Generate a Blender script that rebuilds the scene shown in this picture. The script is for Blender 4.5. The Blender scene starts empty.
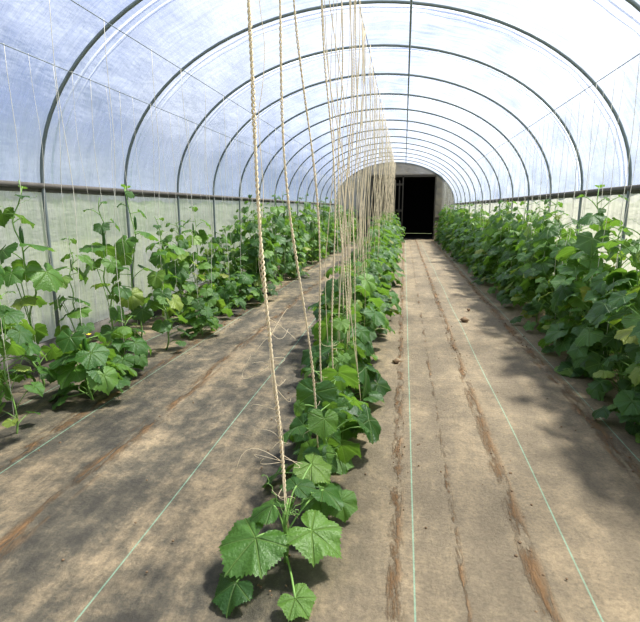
import bpy, math, random
import numpy as np
from mathutils import Vector, Matrix
random.seed(7); np.random.seed(7)
scene=bpy.context.scene
COL=scene.collection

# ---------------- helpers ----------------
def mat(name):
    m=bpy.data.materials.new(name); m.use_nodes=True
    nt=m.node_tree; nt.nodes.clear()
    out=nt.nodes.new('ShaderNodeOutputMaterial')
    return m,nt,out
def L(nt,a,b): nt.links.new(a,b)
def math_(nt,op,a,b=None,clamp=False):
    n=nt.nodes.new('ShaderNodeMath'); n.operation=op; n.use_clamp=clamp
    for i,v in enumerate((a,b)):
        if v is None: continue
        if isinstance(v,(int,float)): n.inputs[i].default_value=v
        else: nt.links.new(v,n.inputs[i])
    return n.outputs[0]
def mixc(nt,f,a,b,bt='MIX'):
    n=nt.nodes.new('ShaderNodeMix'); n.data_type='RGBA'; n.blend_type=bt
    for i,v in ((0,f),(6,a),(7,b)):
        if isinstance(v,(int,float)): n.inputs[i].default_value=v
        elif isinstance(v,tuple): n.inputs[i].default_value=v if len(v)==4 else v+(1,)
        else: nt.links.new(v,n.inputs[i])
    return n.outputs[2]
def ramp(nt,f,stops):
    n=nt.nodes.new('ShaderNodeValToRGB'); e=n.color_ramp.elements
    e[0].position=stops[0][0]; e[0].color=stops[0][1]+(1,)
    e[1].position=stops[-1][0]; e[1].color=stops[-1][1]+(1,)
    for p,c in stops[1:-1]:
        x=e.new(p); x.color=c+(1,)
    nt.links.new(f,n.inputs[0]); return n.outputs[0]
def noise(nt,vec,scale,detail=4,rough=.55):
    n=nt.nodes.new('ShaderNodeTexNoise'); n.inputs['Scale'].default_value=scale
    n.inputs['Detail'].default_value=detail; n.inputs['Roughness'].default_value=rough
    if vec is not None: nt.links.new(vec,n.inputs['Vector'])
    return n.outputs[0]
def simple(name,col,rough=.6,metal=0,var=.25,scale=8):
    m,nt,out=mat(name)
    tc=nt.nodes.new('ShaderNodeTexCoord')
    nz=noise(nt,tc.outputs['Object'],scale)
    c=mixc(nt,nz,tuple(v*(1-var) for v in col),tuple(min(1,v*(1+var)) for v in col))
    p=nt.nodes.new('ShaderNodeBsdfPrincipled'); L(nt,c,p.inputs['Base Color'])
    p.inputs['Roughness'].default_value=rough; p.inputs['Metallic'].default_value=metal
    L(nt,p.outputs[0],out.inputs[0]); return m

class MB:
    def __init__(s): s.v=[];s.f=[];s.m=[];s.uv=[];s.n=0
    def add(s,V,F,mi=0,UV=None):
        V=np.asarray(V,float); b=s.n
        s.v.append(V); s.n+=len(V)
        for f in F: s.f.append(tuple(i+b for i in f)); s.m.append(mi)
        s.uv.append(np.asarray(UV,float) if UV is not None else np.zeros((len(V),2)))
    def tube(s,pts,r,sides=6,mi=0,cap=True):
        pts=np.asarray(pts,float); n=len(pts)
        rr=np.full(n,r) if np.isscalar(r) else np.asarray(r)
        T=np.gradient(pts,axis=0); T/= (np.linalg.norm(T,axis=1)[:,None]+1e-9)
        ref=np.array([0.,0,1]) if abs(T[0][2])<.8 else np.array([1.,0,0])
        V=[];a=np.arange(sides)*2*math.pi/sides
        u=np.cross(T[0],ref); u/=np.linalg.norm(u)
        for i in range(n):
            u=u-T[i]*u.dot(T[i]); u/=np.linalg.norm(u)+1e-9
            w=np.cross(T[i],u)
            V.append(pts[i]+rr[i]*(np.cos(a)[:,None]*u+np.sin(a)[:,None]*w))
        V=np.vstack(V);F=[]
        for i in range(n-1):
            for j in range(sides):
                k=(j+1)%sides
                F.append((i*sides+j,i*sides+k,(i+1)*sides+k,(i+1)*sides+j))
        if cap:
            F.append(tuple(range(sides-1,-1,-1))); F.append(tuple((n-1)*sides+j for j in range(sides)))
        s.add(V,F,mi)
    def box(s,lo,hi,mi=0):
        x0,y0,z0=lo;x1,y1,z1=hi
        V=[(x0,y0,z0),(x1,y0,z0),(x1,y1,z0),(x0,y1,z0),(x0,y0,z1),(x1,y0,z1),(x1,y1,z1),(x0,y1,z1)]
        s.add(V,[(3,2,1,0),(4,5,6,7),(0,1,5,4),(1,2,6,5),(2,3,7,6),(3,0,4,7)],mi)
    def mesh(s,name,mats,smooth=True):
        me=bpy.data.meshes.new(name)
        V=np.vstack(s.v)
        me.from_pydata(V.tolist(),[],s.f)
        for m in mats: me.materials.append(m)
        me.polygons.foreach_set('material_index',s.m)
        me.polygons.foreach_set('use_smooth',[smooth]*len(s.f))
        uv=me.uv_layers.new(name='UVMap')
        UV=np.vstack(s.uv)
        li=np.empty(len(me.loops),int); me.loops.foreach_get('vertex_index',li)
        uv.data.foreach_set('uv',UV[li].ravel())
        me.update(); return me
    def obj(s,name,mats,smooth=True,parent=None):
        o=bpy.data.objects.new(name,s.mesh(name,mats,smooth)); COL.objects.link(o)
        if parent: o.parent=parent
        return o

# ---------------- constants (metres) ----------------
CX,HW,RZ,RISE=-.55,2.93,1.72,1.98
XL,XR=CX-HW,CX+HW
Y0,Y1=-3.0,25.5
BAY=1.5
H=1.5

# ---------------- materials ----------------
def leaf_mat(name,c0,c1,c2,trans=.35):
    m,nt,out=mat(name)
    geo=nt.nodes.new('ShaderNodeNewGeometry')
    uv=nt.nodes.new('ShaderNodeUVMap'); sep=nt.nodes.new('ShaderNodeSeparateXYZ'); L(nt,uv.outputs[0],sep.inputs[0])
    x=sep.outputs[0]; y=math_(nt,'ABSOLUTE',sep.outputs[1])
    ds=[]
    for a in (0,52.5,112.5):
        a=math.radians(a)
        ds.append(math_(nt,'ABSOLUTE',math_(nt,'SUBTRACT',math_(nt,'MULTIPLY',x,math.sin(a)),math_(nt,'MULTIPLY',y,math.cos(a)))))
    d=math_(nt,'MINIMUM',math_(nt,'MINIMUM',ds[0],ds[1]),ds[2])
    vein=math_(nt,'SUBTRACT',1.0,math_(nt,'DIVIDE',d,.03),clamp=True)
    tc=nt.nodes.new('ShaderNodeTexCoord')
    nz=noise(nt,tc.outputs['Object'],18,3)
    base=ramp(nt,geo.outputs['Random Per Island'],[(0,c0),(.6,c1),(.95,c2),(1,(.36,.36,.06))])
    base=mixc(nt,math_(nt,'MULTIPLY',nz,.5),base,tuple(v*.6 for v in c0))
    col=mixc(nt,math_(nt,'MULTIPLY',vein,.4),base,(.34,.46,.16))
    p=nt.nodes.new('ShaderNodeBsdfPrincipled'); L(nt,col,p.inputs['Base Color'])
    p.inputs['Roughness'].default_value=.42
    p.inputs['Specular IOR Level'].default_value=.6
    bmp=nt.nodes.new('ShaderNodeBump'); bmp.inputs['Strength'].default_value=.7; bmp.inputs['Distance'].default_value=.008
    nz2=noise(nt,uv.outputs[0],14,2)
    L(nt,math_(nt,'SUBTRACT',nz2,vein),bmp.inputs['Height']); L(nt,bmp.outputs[0],p.inputs['Normal'])
    tr=nt.nodes.new('ShaderNodeBsdfTranslucent')
    tcol=mixc(nt,.6,col,(.36,.62,.07)); L(nt,tcol,tr.inputs[0])
    mx=nt.nodes.new('ShaderNodeMixShader'); mx.inputs[0].default_value=trans
    L(nt,p.outputs[0],mx.inputs[1]); L(nt,tr.outputs[0],mx.inputs[2]); L(nt,mx.outputs[0],out.inputs[0])
    return m
M_LEAF=leaf_mat('cucumber_leaf',(.030,.088,.020),(.070,.178,.033),(.18,.33,.06),.35)
M_STEM=simple('cucumber_stem',(.20,.34,.09),.6)
M_FLOWER=simple('cucumber_flower',(.85,.62,.04),.6)
M_FRUIT=simple('cucumber_fruit',(.05,.14,.02),.4)
M_TWINE=simple('sisal_twine',(.72,.60,.41),.9,scale=60)
M_TWINE2=simple('pale_twine',(.72,.68,.58),.9,scale=60)
M_STEEL=simple('galvanised_steel',(.20,.23,.23),.5,.2,scale=5)
M_WOOD=simple('weathered_timber',(.16,.145,.125),.8,scale=12)
M_WOODD=simple('dark_timber',(.07,.06,.045),.85,scale=12)
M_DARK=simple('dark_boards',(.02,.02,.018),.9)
M_NET=simple('shade_net',(.18,.17,.15),.9)
M_SOIL=simple('soil',(.22,.15,.09),.95,scale=20,var=.4)

def film(name,tcol,clear,dcol,back=.25):
    m,nt,out=mat(name)
    tc=nt.nodes.new('ShaderNodeTexCoord')
    mp=nt.nodes.new('ShaderNodeMapping'); mp.inputs['Scale'].default_value=(1,.35,1.2); L(nt,tc.outputs['Object'],mp.inputs[0])
    n1=noise(nt,mp.outputs[0],1.6,5,.6)
    mp2=nt.nodes.new('ShaderNodeMapping'); mp2.inputs['Scale'].default_value=(.35,3,.35); L(nt,tc.outputs['Object'],mp2.inputs[0])
    n2=noise(nt,mp2.outputs[0],5,4,.6)
    a=nt.nodes.new('ShaderNodeBsdfTransparent'); a.inputs[0].default_value=tcol+(1,)
    b=nt.nodes.new('ShaderNodeBsdfTranslucent'); b.inputs[0].default_value=dcol+(1,)
    d=nt.nodes.new('ShaderNodeBsdfDiffuse'); d.inputs[0].default_value=dcol+(1,)
    g=nt.nodes.new('ShaderNodeBsdfGlossy'); g.inputs['Roughness'].default_value=.25
    bmp=nt.nodes.new('ShaderNodeBump'); bmp.inputs['Strength'].default_value=.9; bmp.inputs['Distance'].default_value=.08
    L(nt,math_(nt,'ADD',n1,math_(nt,'MULTIPLY',n2,.5)),bmp.inputs['Height'])
    for q in (b,d,g): L(nt,bmp.outputs[0],q.inputs['Normal'])
    m1=nt.nodes.new('ShaderNodeMixShader'); m1.inputs[0].default_value=back
    L(nt,b.outputs[0],m1.inputs[1]); L(nt,d.outputs[0],m1.inputs[2])
    m2=nt.nodes.new('ShaderNodeMixShader')
    f=math_(nt,'ADD',math_(nt,'MULTIPLY',math_(nt,'ADD',math_(nt,'MULTIPLY',n1,.8),math_(nt,'MULTIPLY',n2,.7)),1.0),1-clear-.75,clamp=True)
    L(nt,f,m2.inputs[0]); L(nt,a.outputs[0],m2.inputs[1]); L(nt,m1.outputs[0],m2.inputs[2])
    m3=nt.nodes.new('ShaderNodeMixShader'); m3.inputs[0].default_value=.06
    L(nt,m2.outputs[0],m3.inputs[1]); L(nt,g.outputs[0],m3.inputs[2]); L(nt,m3.outputs[0],out.inputs[0])
    return m
M_FILM=film('polythene_film',(.87,.90,.98),.58,(.52,.57,.70))
M_CURT=film('side_curtain',(.85,.85,.82),.15,(.58,.57,.53),.40)
M_ENDF=film('end_film',(.6,.58,.52),.2,(.20,.185,.15),.3)
m,nt,out=mat('seam_highlight_white'); M_SEAM_HL=m  # bright white for the imitated highlights along the film seams
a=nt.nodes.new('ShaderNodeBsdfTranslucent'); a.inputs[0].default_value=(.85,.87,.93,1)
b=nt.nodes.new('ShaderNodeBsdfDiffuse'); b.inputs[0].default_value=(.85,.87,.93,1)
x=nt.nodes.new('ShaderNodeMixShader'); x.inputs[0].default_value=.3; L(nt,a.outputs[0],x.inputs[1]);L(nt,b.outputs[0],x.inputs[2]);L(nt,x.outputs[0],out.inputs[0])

# floor fabric
m,nt,out=mat('landscape_fabric'); M_FLOOR=m
tc=nt.nodes.new('ShaderNodeTexCoord'); P=tc.outputs['Object']
sep=nt.nodes.new('ShaderNodeSeparateXYZ'); L(nt,P,sep.inputs[0]); X,Y=sep.outputs[0],sep.outputs[1]
mp=nt.nodes.new('ShaderNodeMapping'); mp.inputs['Scale'].default_value=(2.0,.6,1); L(nt,P,mp.inputs[0])
nb=noise(nt,mp.outputs[0],1.3,9,.68)
nf=noise(nt,P,6,9,.76)
ng=noise(nt,P,55,5,.75)
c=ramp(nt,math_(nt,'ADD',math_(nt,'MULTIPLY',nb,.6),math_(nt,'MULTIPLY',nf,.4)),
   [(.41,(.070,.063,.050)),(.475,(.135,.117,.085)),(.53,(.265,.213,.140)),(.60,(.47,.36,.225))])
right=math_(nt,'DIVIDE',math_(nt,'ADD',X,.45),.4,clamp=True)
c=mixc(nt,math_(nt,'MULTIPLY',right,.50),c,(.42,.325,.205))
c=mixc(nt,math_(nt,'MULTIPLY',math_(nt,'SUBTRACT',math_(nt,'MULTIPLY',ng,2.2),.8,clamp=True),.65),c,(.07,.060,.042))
def streak(x0,w,nsc,th,seed):
    v=nt.nodes.new('ShaderNodeCombineXYZ'); L(nt,math_(nt,'MULTIPLY',X,5),v.inputs[0]); L(nt,math_(nt,'MULTIPLY',Y,nsc),v.inputs[1]); v.inputs[2].default_value=seed
    n=noise(nt,v.outputs[0],3,7,.75)
    wob=math_(nt,'MULTIPLY',math_(nt,'SUBTRACT',n,.5),.16)
    d=math_(nt,'ABSOLUTE',math_(nt,'SUBTRACT',math_(nt,'ADD',X,wob),x0))
    band=math_(nt,'SUBTRACT',1.0,math_(nt,'DIVIDE',d,w),clamp=True)
    t=math_(nt,'MULTIPLY',math_(nt,'SUBTRACT',n,th),9,clamp=True)
    return math_(nt,'MULTIPLY',band,t)
st=None
for x0,w,ns,th,sd in ((.02,.04,1.2,.47,1),(.60,.05,.8,.46,5),(1.38,.07,.9,.46,9),(-1.72,.08,.7,.49,13),(-2.3,.08,1,.49,17),(.30,.02,1,.52,21)):
    s=streak(x0,w,ns,th,sd); st=s if st is None else math_(nt,'MAXIMUM',st,s)
c=mixc(nt,math_(nt,'MULTIPLY',st,1.3,clamp=True),c,(.30,.175,.080))
ln=None
for x0 in (-2.9,-2.25,-1.16,.09,.78,1.46,2.1):
    d=math_(nt,'ABSOLUTE',math_(nt,'SUBTRACT',X,x0)); s=math_(nt,'LESS_THAN',d,.0036); ln=s if ln is None else math_(nt,'MAXIMUM',ln,s)
c=mixc(nt,math_(nt,'MULTIPLY',ln,math_(nt,'ADD',math_(nt,'MULTIPLY',nf,1.1),0.05,clamp=True)),c,(.30,.53,.38))
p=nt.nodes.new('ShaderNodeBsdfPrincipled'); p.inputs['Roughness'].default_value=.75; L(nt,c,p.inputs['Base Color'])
wv=nt.nodes.new('ShaderNodeTexChecker'); wv.inputs['Scale'].default_value=260; L(nt,P,wv.inputs['Vector'])
b=nt.nodes.new('ShaderNodeBump'); b.inputs['Strength'].default_value=.9; b.inputs['Distance'].default_value=.04
L(nt,math_(nt,'ADD',math_(nt,'ADD',nf,math_(nt,'MULTIPLY',st,.8)),math_(nt,'ADD',math_(nt,'MULTIPLY',ng,.12),math_(nt,'MULTIPLY',wv.outputs[1],.03))),b.inputs['Height']); L(nt,b.outputs[0],p.inputs['Normal'])
L(nt,p.outputs[0],out.inputs[0])
M_GRASS=simple('grass',(.16,.20,.09),.9,scale=3,var=.4)

# ---------------- floor / ground ----------------
g=MB(); nx,ny=60,260
xs=np.linspace(XL-.05,XR+.05,nx);ys=np.linspace(Y0,Y1+.3,ny)
V=[]
for yy in ys:
    for xx in xs:
        z=.012*math.sin(xx*3.1+yy*.7)*math.sin(yy*1.3+xx)+.006*math.sin(xx*9+yy*2)+.004*math.sin(xx*21+1.5*math.sin(yy*1.1))
        V.append((xx,yy,z))
g.add(V,[(j*nx+i,j*nx+i+1,(j+1)*nx+i+1,(j+1)*nx+i) for j in range(ny-1) for i in range(nx-1)])
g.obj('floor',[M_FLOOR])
g=MB(); g.add([(-80,-60,-.06),(80,-60,-.06),(80,120,-.06),(-80,120,-.06)],[(0,1,2,3)]); g.obj('grass_field',[M_GRASS])

# ---------------- polytunnel ----------------
def arc(t,off=0):
    return CX-(HW+off)*math.cos(t), RZ+(RISE+off)*math.sin(t)
fr=MB()
narch=int((Y1-Y0)/BAY)+1
for k in range(narch):
    y=Y0+k*BAY
    pts=[(XL,y,-.05),(XL,y,.9)]+[(arc(t)[0],y,arc(t)[1]) for t in np.linspace(0,math.pi,49)]+[(XR,y,.9),(XR,y,-.05)]
    fr.tube(pts,.018,8)
for x in (XL,XR):
    fr.box((x-.02,Y0,RZ-.03),(x+.02,Y1,RZ+.02),1)
    fr.box((x-.025,Y0,-.02),(x+.025,Y1,.20),1)
fr.tube([(0.0,y,arc(math.acos((CX-0.0)/HW))[1]-.045) for y in np.linspace(Y0,Y1,19)],.013,6)
fr.obj('polytunnel_frame',[M_STEEL,M_WOOD])

cv=MB(); NT=64; sub=8; rows=(narch-1)*sub+1
V=[]
for j in range(rows):
    y=Y0+j*BAY/sub; ph=(j%sub)/sub; k=j//sub
    for i in range(NT+1):
        t=math.pi*i/NT
        w=math.sin(math.pi*ph)
        off=.030-.025*w+.012*math.sin(t*19+k*1.7+ph*5)*w+.008*math.sin(t*37-ph*9+k)*w
        x,z=arc(t,off); V.append((x,y,z))
cv.add(V,[(j*(NT+1)+i,j*(NT+1)+i+1,(j+1)*(NT+1)+i+1,(j+1)*(NT+1)+i) for j in range(rows-1) for i in range(NT)])
cv.obj('ceiling',[M_FILM])
rp=MB()  # added pale ribbons standing in for light reflected along the film seams
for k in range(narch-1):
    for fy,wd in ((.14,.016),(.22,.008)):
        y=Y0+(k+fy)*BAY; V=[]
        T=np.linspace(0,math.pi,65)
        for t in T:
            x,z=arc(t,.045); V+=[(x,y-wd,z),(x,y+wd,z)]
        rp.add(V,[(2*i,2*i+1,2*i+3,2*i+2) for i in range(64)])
rp.obj('seam_highlight',[M_SEAM_HL])
for nm,x,sg in (('wall_left',XL-.04,-1),('wall_right',XR+.04,1)):
    w=MB(); ny=200; zs=np.linspace(.15,1.66,8); ys=np.linspace(Y0,Y1,ny)
    V=[(x+sg*.015*math.sin(yy*9+z*2)*math.sin(yy*1.7),yy,z) for yy in ys for z in zs]
    w.add(V,[(j*8+i,j*8+i+1,(j+1)*8+i+1,(j+1)*8+i) for j in range(ny-1) for i in range(7)],0)
    w.box((x-.006,Y0,1.655),(x+.006,Y1,1.70),1)
    w.obj(nm,[M_CURT,M_NET])
w=MB(); Yf=Y1
DX0,DX1,DZ=-1.6,1.45,3.05
def topz(x): return RZ+RISE*math.sqrt(max(0,1-((x-CX)/HW)**2))
def panel(x0,x1,zlo,n,mi):
    V=[];xs=np.linspace(x0,x1,n)
    for x in xs: V+= [(x,Yf,zlo),(x,Yf,topz(x))]
    w.add(V,[(2*i,2*i+2,2*i+3,2*i+1) for i in range(n-1)],mi)
panel(XL,DX0,0,12,0); panel(DX1,XR,0,12,0); panel(DX0,DX1,DZ,20,0)
for x in (DX0,DX1,-.1): w.box((x-.03,Yf-.05,0),(x+.03,Yf+.05,min(DZ,topz(x)-.03)),1)
w.box((DX0,Yf-.05,DZ-.05),(DX1,Yf+.05,DZ+.05),1)
w.box((DX1,Yf-.04,1.0),(XR,Yf+.04,1.08),1); w.box((XL,Yf-.04,1.0),(DX0,Yf+.04,1.08),1)
for i in range(7):
    x=-1.5+i*.2; w.box((x,Yf-.09,.05),(x+.06,Yf-.06,2.85),1)
for z in (.2,1.35,2.6): w.box((-1.53,Yf-.06,z),(-.12,Yf-.03,z+.1),1)
w.obj('wall_far',[M_ENDF,M_WOODD],False)
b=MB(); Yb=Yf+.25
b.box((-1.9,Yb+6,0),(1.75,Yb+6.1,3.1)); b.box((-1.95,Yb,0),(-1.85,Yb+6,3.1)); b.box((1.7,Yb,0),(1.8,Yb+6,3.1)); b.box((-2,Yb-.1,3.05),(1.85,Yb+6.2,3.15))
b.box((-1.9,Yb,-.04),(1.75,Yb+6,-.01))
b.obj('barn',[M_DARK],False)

# ---------------- leaves ----------------
ctrl=[(0,1.0),(13,.88),(27,.82),(40,.86),(52.5,.93),(66,.82),(82,.75),(97,.76),(112.5,.80),(127,.72),(142,.66),(155,.54),(168,.30)]
ca=[a for a,_ in ctrl]; cr=[r for _,r in ctrl]
def template(step,rings):
    n=int(165/step); ang=np.arange(-n,n+1)*step
    r=np.interp(np.abs(ang),ca,cr)
    idx=np.arange(len(ang)); r=r*(1+.035*np.where(idx%2==n%2,1,-1))
    A=np.radians(ang); pts=[(0,0)]
    for q in rings:
        for a,rr in zip(A,r):
            rq=rr*q; pts.append((rq*math.cos(a),rq*math.sin(a)))
    k=len(ang);F=[]
    for j in range(k-1): F.append((0,1+j,2+j))
    for ri in range(len(rings)-1):
        for j in range(k-1):
            a=1+ri*k+j; F.append((a,a+k,a+k+1,a+1))
    return np.array(pts),F
T_HI=template(7.5/2,[.2,.4,.6,.8,.92,1.0])
T_LO=template(7.5,[.4,.75,1.0])
def add_leaf(mb,P,D,Nn,s,hi=False,rnd=random,droop=None):
    T,F=T_HI if hi else T_LO
    x=T[:,0];y=T[:,1]; r=np.hypot(x,y); a=np.arctan2(y,x)
    dr=rnd.uniform(.12,.42) if droop is None else droop
    fold=rnd.uniform(-.15,.28); ph=rnd.uniform(0,6.28)
    z=-dr*r**2+fold*np.abs(y)+.10*r**2*np.sin(5*a+ph)+.04*r*np.abs(np.sin(a*3.2))+.05*r**3*np.sin(11*a+ph*2)
    if hi: z=z+.014*np.sin(x*25+ph)*np.sin(y*23)
    asp=rnd.uniform(.92,1.12)
    D=Vector(D).normalized(); Nn=Vector(Nn); Nn=(Nn-D*Nn.dot(D)).normalized(); S=Nn.cross(D)
    Q=np.array(P)+s*(x[:,None]*np.array(D)+asp*y[:,None]*np.array(S)+z[:,None]*np.array(Nn))
    mb.add(Q,F,0,np.stack([x,y],1))
def bez(p0,p1,p2,n=6):
    p0,p1,p2=map(np.array,(p0,p1,p2)); t=np.linspace(0,1,n)[:,None]
    return (1-t)**2*p0+2*t*(1-t)*p1+t*t*p2
def flower(mb,P,s,rnd):
    for k in range(5):
        a=k*1.257+rnd.random(); dx,dy=math.cos(a),math.sin(a)
        p=np.array(P); V=[p,p+s*np.array([dx*.6-dy*.35,dy*.6+dx*.35,.35]),p+s*np.array([dx*1.1,dy*1.1,.5]),p+s*np.array([dx*.6+dy*.35,dy*.6-dx*.35,.35])]
        mb.add(V,[(0,1,2,3)],2)
def plant(seed,h,nodes,ls,spread,hi=False,bush=0,bare=0):
    rnd=random.Random(seed); mb=MB()
    ph=rnd.uniform(0,6)
    n=14
    def st(z): return np.array([.03*math.sin(z*7+ph)+.02*math.sin(z*17), .03*math.cos(z*6+ph),z])
    zz=np.linspace(-.02,h,n*2)
    mb.tube([st(z) for z in zz],np.linspace(.010,.004,n*2),6,1)
    az=rnd.uniform(0,6)
    for i in range(nodes):
        f=(i+.5)/nodes; z=h*(.04+.96*f)
        az+=2.4+rnd.uniform(-.7,.7)
        if rnd.random()<bare: continue
        size=ls*(.75+.5*math.sin(math.pi*min(1,f*1.1))) * rnd.uniform(.7,1.25)*(1 if f<.85 else .55)
        Lp=spread*(1.05-.55*f)*rnd.uniform(.5,1.3)
        b=st(z); dx,dy=math.cos(az),math.sin(az)
        up=rnd.uniform(.0,.8)*Lp
        e=b+np.array([dx*Lp,dy*Lp,up])
        if e[2]<.06: e[2]=.06+rnd.random()*.05
        mid=b+np.array([dx*Lp*.45,dy*Lp*.45,up*.9])
        mb.tube(bez(b,mid,e,6),[.0048,.0045,.0042,.004,.0036,.003],5,1)
        tilt=rnd.uniform(.1,1.7)
        D=(dx+rnd.uniform(-.5,.5),dy+rnd.uniform(-.5,.5),-tilt)
        add_leaf(mb,e,D,(dx*.5+rnd.uniform(-.3,.3),dy*.5+rnd.uniform(-.3,.3),1),size,hi,rnd)
        if rnd.random()<.06: flower(mb,b+np.array([dx*.05,dy*.05,.03]),.022,rnd)
        if rnd.random()<.35:
            t=np.linspace(0,1,12); a=az+1.5
            pts=[b+np.array([math.cos(a)*q*.14+.012*math.cos(q*20)*q,math.sin(a)*q*.14,.07*q+.012*math.sin(q*20)*q]) for q in t]
            mb.tube(pts,.0013,3,1)
        if rnd.random()<.08 and z>.3:
            q=b+np.array([dx*.05,dy*.05,-.02]); mb.tube([q,q+[0,0,-.03],q+[0,0,-.09],q+[0,0,-.14],q+[0,0,-.16]],[.004,.014,.017,.014,.004],7,3)
    for i in range(bush):
        a=rnd.uniform(0,6.28); R=spread*rnd.uniform(.5,1.5); z=rnd.uniform(.05,.6)*h
        b=st(z*.5); e=np.array([math.cos(a)*R,math.sin(a)*R,max(.07,z)])
        mb.tube(bez(b,(b+e)/2+[0,0,.08],e,6),.004,5,1)
        add_leaf(mb,e,(math.cos(a),math.sin(a),-rnd.uniform(.1,1.4)),(math.cos(a)*.5,math.sin(a)*.5,1),ls*rnd.uniform(.6,1.2),hi,rnd)
    return mb.mesh('cucumber_plant_mesh',[M_LEAF,M_STEM,M_FLOWER,M_FRUIT])
LOW=[plant(10+i,.52,11,.13,.20,True,5) for i in range(4)]
MID=[plant(30+i,.90,22,.125,.32,False,15) for i in range(5)]
MIDT=[plant(130+i,1.15,26,.125,.26,False,12,.1) for i in range(4)]
TALL=[plant(50+i,1.48,38,.13,.28,False,18) for i in range(6)]
THIN=[plant(70+i,1.70,22,.13,.21,False,3,.28) for i in range(5)]
BUSH=[plant(90+i,.58,15,.125,.21,False,10) for i in range(4)]

def row(name):
    e=bpy.data.objects.new(name,None); COL.objects.link(e); return e
def put(me,x,y,s,parent,sz=None):
    o=bpy.data.objects.new('cucumber_plant',me); COL.objects.link(o)
    o.location=(x,y,0); o.rotation_euler=(0,0,random.uniform(0,6.28)); o.scale=(s,s,sz or s); o.parent=parent
    return o
def string(mb,x0,y0,z0,x1,y1,z1,r,mi=0,amp=.012,n=14):
    t=np.linspace(0,1,n); ph=random.uniform(0,6)
    pts=[(x0+(x1-x0)*q+amp*math.sin(q*9+ph)*math.sin(q*math.pi),y0+(y1-y0)*q+amp*math.cos(q*7+ph)*math.sin(q*math.pi),z0+(z1-z0)*q) for q in t]
    mb.tube(pts,r,4,mi)
def twist(mb,p0,p1,R,r,pitch,strands=2,seg=8,amp=.01):
    p0=np.array(p0);p1=np.array(p1);ln=np.linalg.norm(p1-p0); n=int(ln/pitch*seg)
    ph=random.uniform(0,6)
    for s in range(strands):
        pts=[]
        for i in range(n+1):
            q=i/n; a=2*math.pi*i/seg+s*2*math.pi/strands
            c=p0+(p1-p0)*q+np.array([amp*math.sin(q*9+ph),amp*math.cos(q*5+ph),0])*math.sin(q*math.pi)
            RR=R*(1+.5*math.sin(q*53+ph)*math.sin(q*21))
            pts.append(c+np.array([RR*math.cos(a),RR*math.sin(a),0]))
        mb.tube(pts,r,5)
def frays(mb,c,n,ln):
    for i in range(n):
        a=random.uniform(0,6.28); e=random.uniform(-1.2,.7); l=ln*random.uniform(.25,1)
        d=np.array([math.cos(a),math.sin(a),e]); k=np.array([random.uniform(-.9,.9) for _ in range(3)])
        cc=np.array(c)+np.array([0,0,random.uniform(-.12,.12)])
        k2=np.array([random.uniform(-.7,.7) for _ in range(3)])
        pts=[cc+d*l*t+k*l*math.sin(t*2.6)+k2*l*t*t for t in np.linspace(0,1,9)]
        mb.tube(pts,np.linspace(.0014,.0007,9),4)

# centre row
def XCf(y): return -.38-.15*min(1,max(0,(y-2.8)/2.2))
r0=row('cucumber_row'); WZ=3.46; WX=-.50
tw=MB()
y=2.40; i=0
while y<Y1-.7:
    x=XCf(y)+random.uniform(-.05,.05)
    if y<3.4: put(random.choice(LOW),x,y,1.0,r0)
    elif y<4.6: put(LOW[i%4],x,y,1.2,r0)
    elif y<9: put(random.choice(MID),x,y,random.uniform(.85,1.08),r0)
    else: put(random.choice(MID+MIDT),x,y,random.uniform(1.0,1.25),r0)
    tx=WX+random.uniform(-.03,.03); ty=y+random.uniform(-.3,.25)
    if i==0: tx,ty=-.60,2.1
    if i==1: tx,ty=-.57,2.45
    if y<5.5: twist(tw,(x,y,.03),(tx,ty,WZ),.0034,.0031,.05,2,7,.03)
    else: string(tw,x,y,.03,tx,ty,WZ,.0042,0,.03)
    for q in range(2 if y>3.2 else 0):
        string(tw,XCf(y)+random.uniform(-.18,.18),y+random.uniform(-.2,.2),.1,WX+random.uniform(-.08,.08),y+random.uniform(-.4,.4),WZ,.0026,0,.04)
    if y<6: frays(tw,(x,y,random.uniform(.3,.6)),6,.08)
    y+=.42; i+=1
twist(tw,(-.46,1.92,.03),(-.655,1.90,WZ),.0044,.0040,.045,2,8,.014)
twist(tw,(-.46,1.92,.03),(-.62,1.92,WZ),.010,.0013,.5,1,12,.03)
frays(tw,(-.48,1.92,.42),11,.12); frays(tw,(-.53,1.92,.95),9,.12); frays(tw,(-.47,1.92,.18),6,.07); frays(tw,(-.51,1.92,.7),4,.08)
tw.tube([(WX,Y0+.2,WZ),(WX,10,WZ-.02),(WX,Y1-.2,WZ)],.004,5,1)
tw.obj('twine_strings',[M_TWINE,M_STEEL])

fp=MB(); rnd=random.Random(3)
base=np.array([-.46,1.86,0.])
fp.tube([base+[0,0,-.02],base+[.01,0,.1],base+[-.01,.02,.2],base+[.01,.03,.28]],[.011,.01,.008,.005],7,1)
for (off,D,s,dr) in (
    ((-.10,-.10,.17),(-.5,-.8,-.30),.178,.18),
    ((.12,-.03,.18),(.9,-.35,-.25),.155,.25),
    ((-.06,.03,.24),(-.5,.3,-.1),.12,.3),
    ((-.14,-.24,.07),(-.8,-.3,-.4),.12,.2),
    ((.10,-.26,.05),(.7,-.6,-.2),.085,.25),
    ((.03,.10,.30),(.3,.8,.1),.09,.2),
    ((.13,.22,.22),(.8,.4,-.4),.13,.2),
    ((.06,.30,.30),(.5,-.2,-.2),.12,.2)):
    e=base+np.array(off); b=base+np.array([0,0,off[2]*.55])
    fp.tube(bez(b,(b+e)/2+[0,0,.06],e,8),.0045,6,1)
    add_leaf(fp,e,D,(D[0]*.3,D[1]*.4-.15,1),s,True,rnd,dr)
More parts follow.
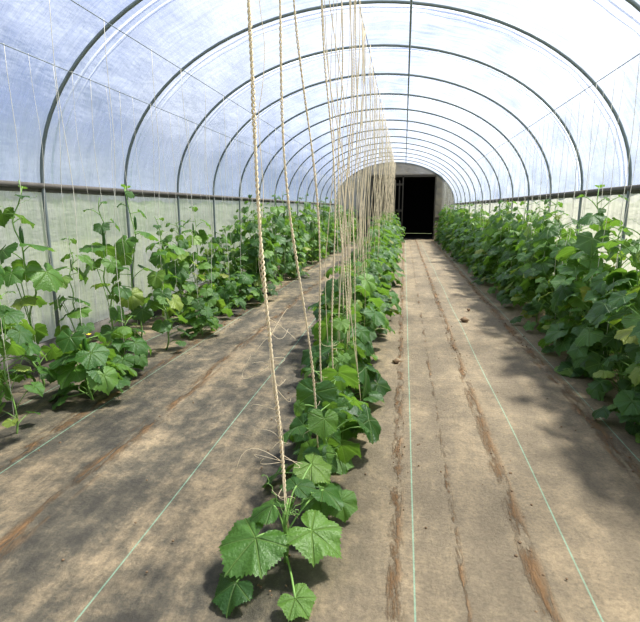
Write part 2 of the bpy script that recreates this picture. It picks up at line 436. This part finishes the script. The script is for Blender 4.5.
for k in range(3):
    t=np.linspace(0,1,24); a=(2.4,.4,-1)[k]
    fp.tube([base+np.array([math.cos(a)*q*.17+.014*math.cos(q*30)*q,math.sin(a)*q*.17,.22+.12*q+.014*math.sin(q*30)*q]) for q in t],.0016,4,1)
o=fp.obj('cucumber_plant',[M_LEAF,M_STEM,M_FLOWER,M_FRUIT]); o.parent=r0

# right row
r1=row('cucumber_row'); sr=MB()
y=2.8
while y<Y1-.7:
    x=1.84+random.uniform(-.06,.06)
    s=random.uniform(.86,1.1)
    put(random.choice(TALL),x,y,min(s,1.04),r1,s)
    if random.random()<.3: put(random.choice(BUSH),x-.14,y+.2,random.uniform(.7,1),r1)
    string(sr,x,y,.03,1.80,y,2.72,.0028,0,.02)
    string(sr,x-.1,y+.2,.3,1.82,y+.3,2.72,.0022,0,.02)
    y+=.46
sr.tube([(1.81,Y0+.2,2.72),(1.81,10,2.70),(1.81,Y1-.2,2.72)],.004,5,1)
sr.obj('twine_strings',[M_TWINE2,M_STEEL])
# left rows
r2=row('cucumber_row'); sl=MB()
y=2.75
while y<Y1-.7:
    x=-2.45+random.uniform(-.10,.10)
    q=random.random()
    if y<8:
        me=random.choice(BUSH) if q<.65 else random.choice(THIN); s=random.uniform(.65,1.1) if q<.65 else random.uniform(.5,.9)
    else: me=random.choice(TALL+THIN); s=random.uniform(.7,1.08)
    put(me,x,y,s,r2)
    string(sl,x,y,.03,-2.45,y,3.0,.0028,0,.02)
    y+=random.uniform(.5,.85) if y<8 else .52
r3=row('cucumber_row')
y=3.0
while y<Y1-.7:
    x=-2.98+random.uniform(-.05,.05)
    s=random.uniform(.72,1.15)
    put(random.choice(THIN+TALL[:1]),x,y,min(s,.98),r3,s)
    string(sl,x,y,.03,-2.97,y,2.70,.0026,0,.02)
    string(sl,x+.1,y+.2,.4,-2.97,y+.25,2.70,.0018,0,.02)
    y+=random.uniform(.48,.66)
for xx,zz in ((-2.45,3.0),(-2.97,2.70)): sl.tube([(xx,Y0+.2,zz),(xx,10,zz-.02),(xx,Y1-.2,zz)],.004,5,1)
sl.obj('twine_strings',[M_TWINE2,M_STEEL])

# soil clods
sc=MB(); rnd=random.Random(11)
def clod(x,y,r):
    V=[];nu,nv=7,5
    for j in range(nv):
        for i in range(nu):
            a=i*2*math.pi/nu; b=math.pi*(j+.5)/nv; k=r*rnd.uniform(.7,1.15)
            V.append((x+k*math.sin(b)*math.cos(a),y+k*math.sin(b)*math.sin(a),r*.45+k*.7*math.cos(b)))
    F=[(j*nu+i,(j+1)*nu+i,(j+1)*nu+(i+1)%nu,j*nu+(i+1)%nu) for j in range(nv-1) for i in range(nu)]
    F+=[tuple(range(nu)),tuple((nv-1)*nu+i for i in range(nu-1,-1,-1))]
    sc.add(V,F)
clod(-.03,4.8,.04); clod(.85,6.8,.06); clod(1.0,7.6,.03)
for k in range(700):
    x0=rnd.choice([.02,.6,.6,1.38,1.38,-1.72,-2.2,-.45,-.45]); clod(x0+rnd.gauss(0,.035),rnd.uniform(1.6,14),rnd.uniform(.003,.011))
for k in range(260): clod(rnd.uniform(-2.3,1.5),rnd.uniform(1.6,12),rnd.uniform(.002,.008))
sc.obj('soil_clods',[M_SOIL])

M_HEDGE=simple('hedge_foliage',(.10,.15,.07),.9,scale=4,var=.6)
for x0 in (-18,17):
    hb=MB(); nu,nv=14,160;V=[]
    for j in range(nv):
        yy=-10+j*.5
        for i in range(nu):
            a=math.pi*i/(nu-1); k=1+.06*math.sin(yy*1.3+i)+random.uniform(-.07,.07)
            V.append((x0-1.6*math.cos(a)*k,yy+random.uniform(-.1,.1),-.05+2.0*math.sin(a)*k))
    hb.add(V,[(j*nu+i,j*nu+i+1,(j+1)*nu+i+1,(j+1)*nu+i) for j in range(nv-1) for i in range(nu-1)])
    hb.obj('hedge',[M_HEDGE])

# ---------------- light ----------------
s=bpy.data.lights.new('sun','SUN'); s.energy=12; s.angle=math.radians(6); s.color=(1,.95,.82)
so=bpy.data.objects.new('sun',s); COL.objects.link(so)
so.rotation_euler=Vector((.75,.35,1.5)).to_track_quat('Z','Y').to_euler()
W=bpy.data.worlds.new('sky'); scene.world=W; W.use_nodes=True; nt=W.node_tree; nt.nodes.clear()
o=nt.nodes.new('ShaderNodeOutputWorld'); bg=nt.nodes.new('ShaderNodeBackground')
tc=nt.nodes.new('ShaderNodeTexCoord'); sp=nt.nodes.new('ShaderNodeSeparateXYZ'); L(nt,tc.outputs['Generated'],sp.inputs[0])
cc=ramp(nt,sp.outputs[2],[(0,(.62,.71,.90)),(.35,(.44,.54,.83)),(1,(.28,.40,.76))])
nz=noise(nt,tc.outputs['Generated'],2.4,7,.62)
cl=ramp(nt,nz,[(.42,(0,0,0)),(.62,(1,1,1))])
cc=mixc(nt,math_(nt,'MULTIPLY',cl,.75),cc,(.92,.95,1))
L(nt,cc,bg.inputs[0]); bg.inputs[1].default_value=.86; L(nt,bg.outputs[0],o.inputs[0])

scene.view_settings.view_transform='Standard'
try: scene.view_settings.look='Medium High Contrast'
except Exception as e: print('look',e)
scene.view_settings.exposure=0.0

# ---------------- camera ----------------
cam=bpy.data.cameras.new('camera'); co=bpy.data.objects.new('camera',cam); COL.objects.link(co); scene.camera=co
cam.sensor_width=36; cam.lens=28.1; cam.sensor_fit='HORIZONTAL'
pitch=math.radians(11.6); yaw=math.radians(9.4)
co.matrix_world=Matrix.Translation((0,0,H))@Matrix.Rotation(yaw,4,'Z')@Matrix.Rotation(math.pi/2-pitch,4,'X')
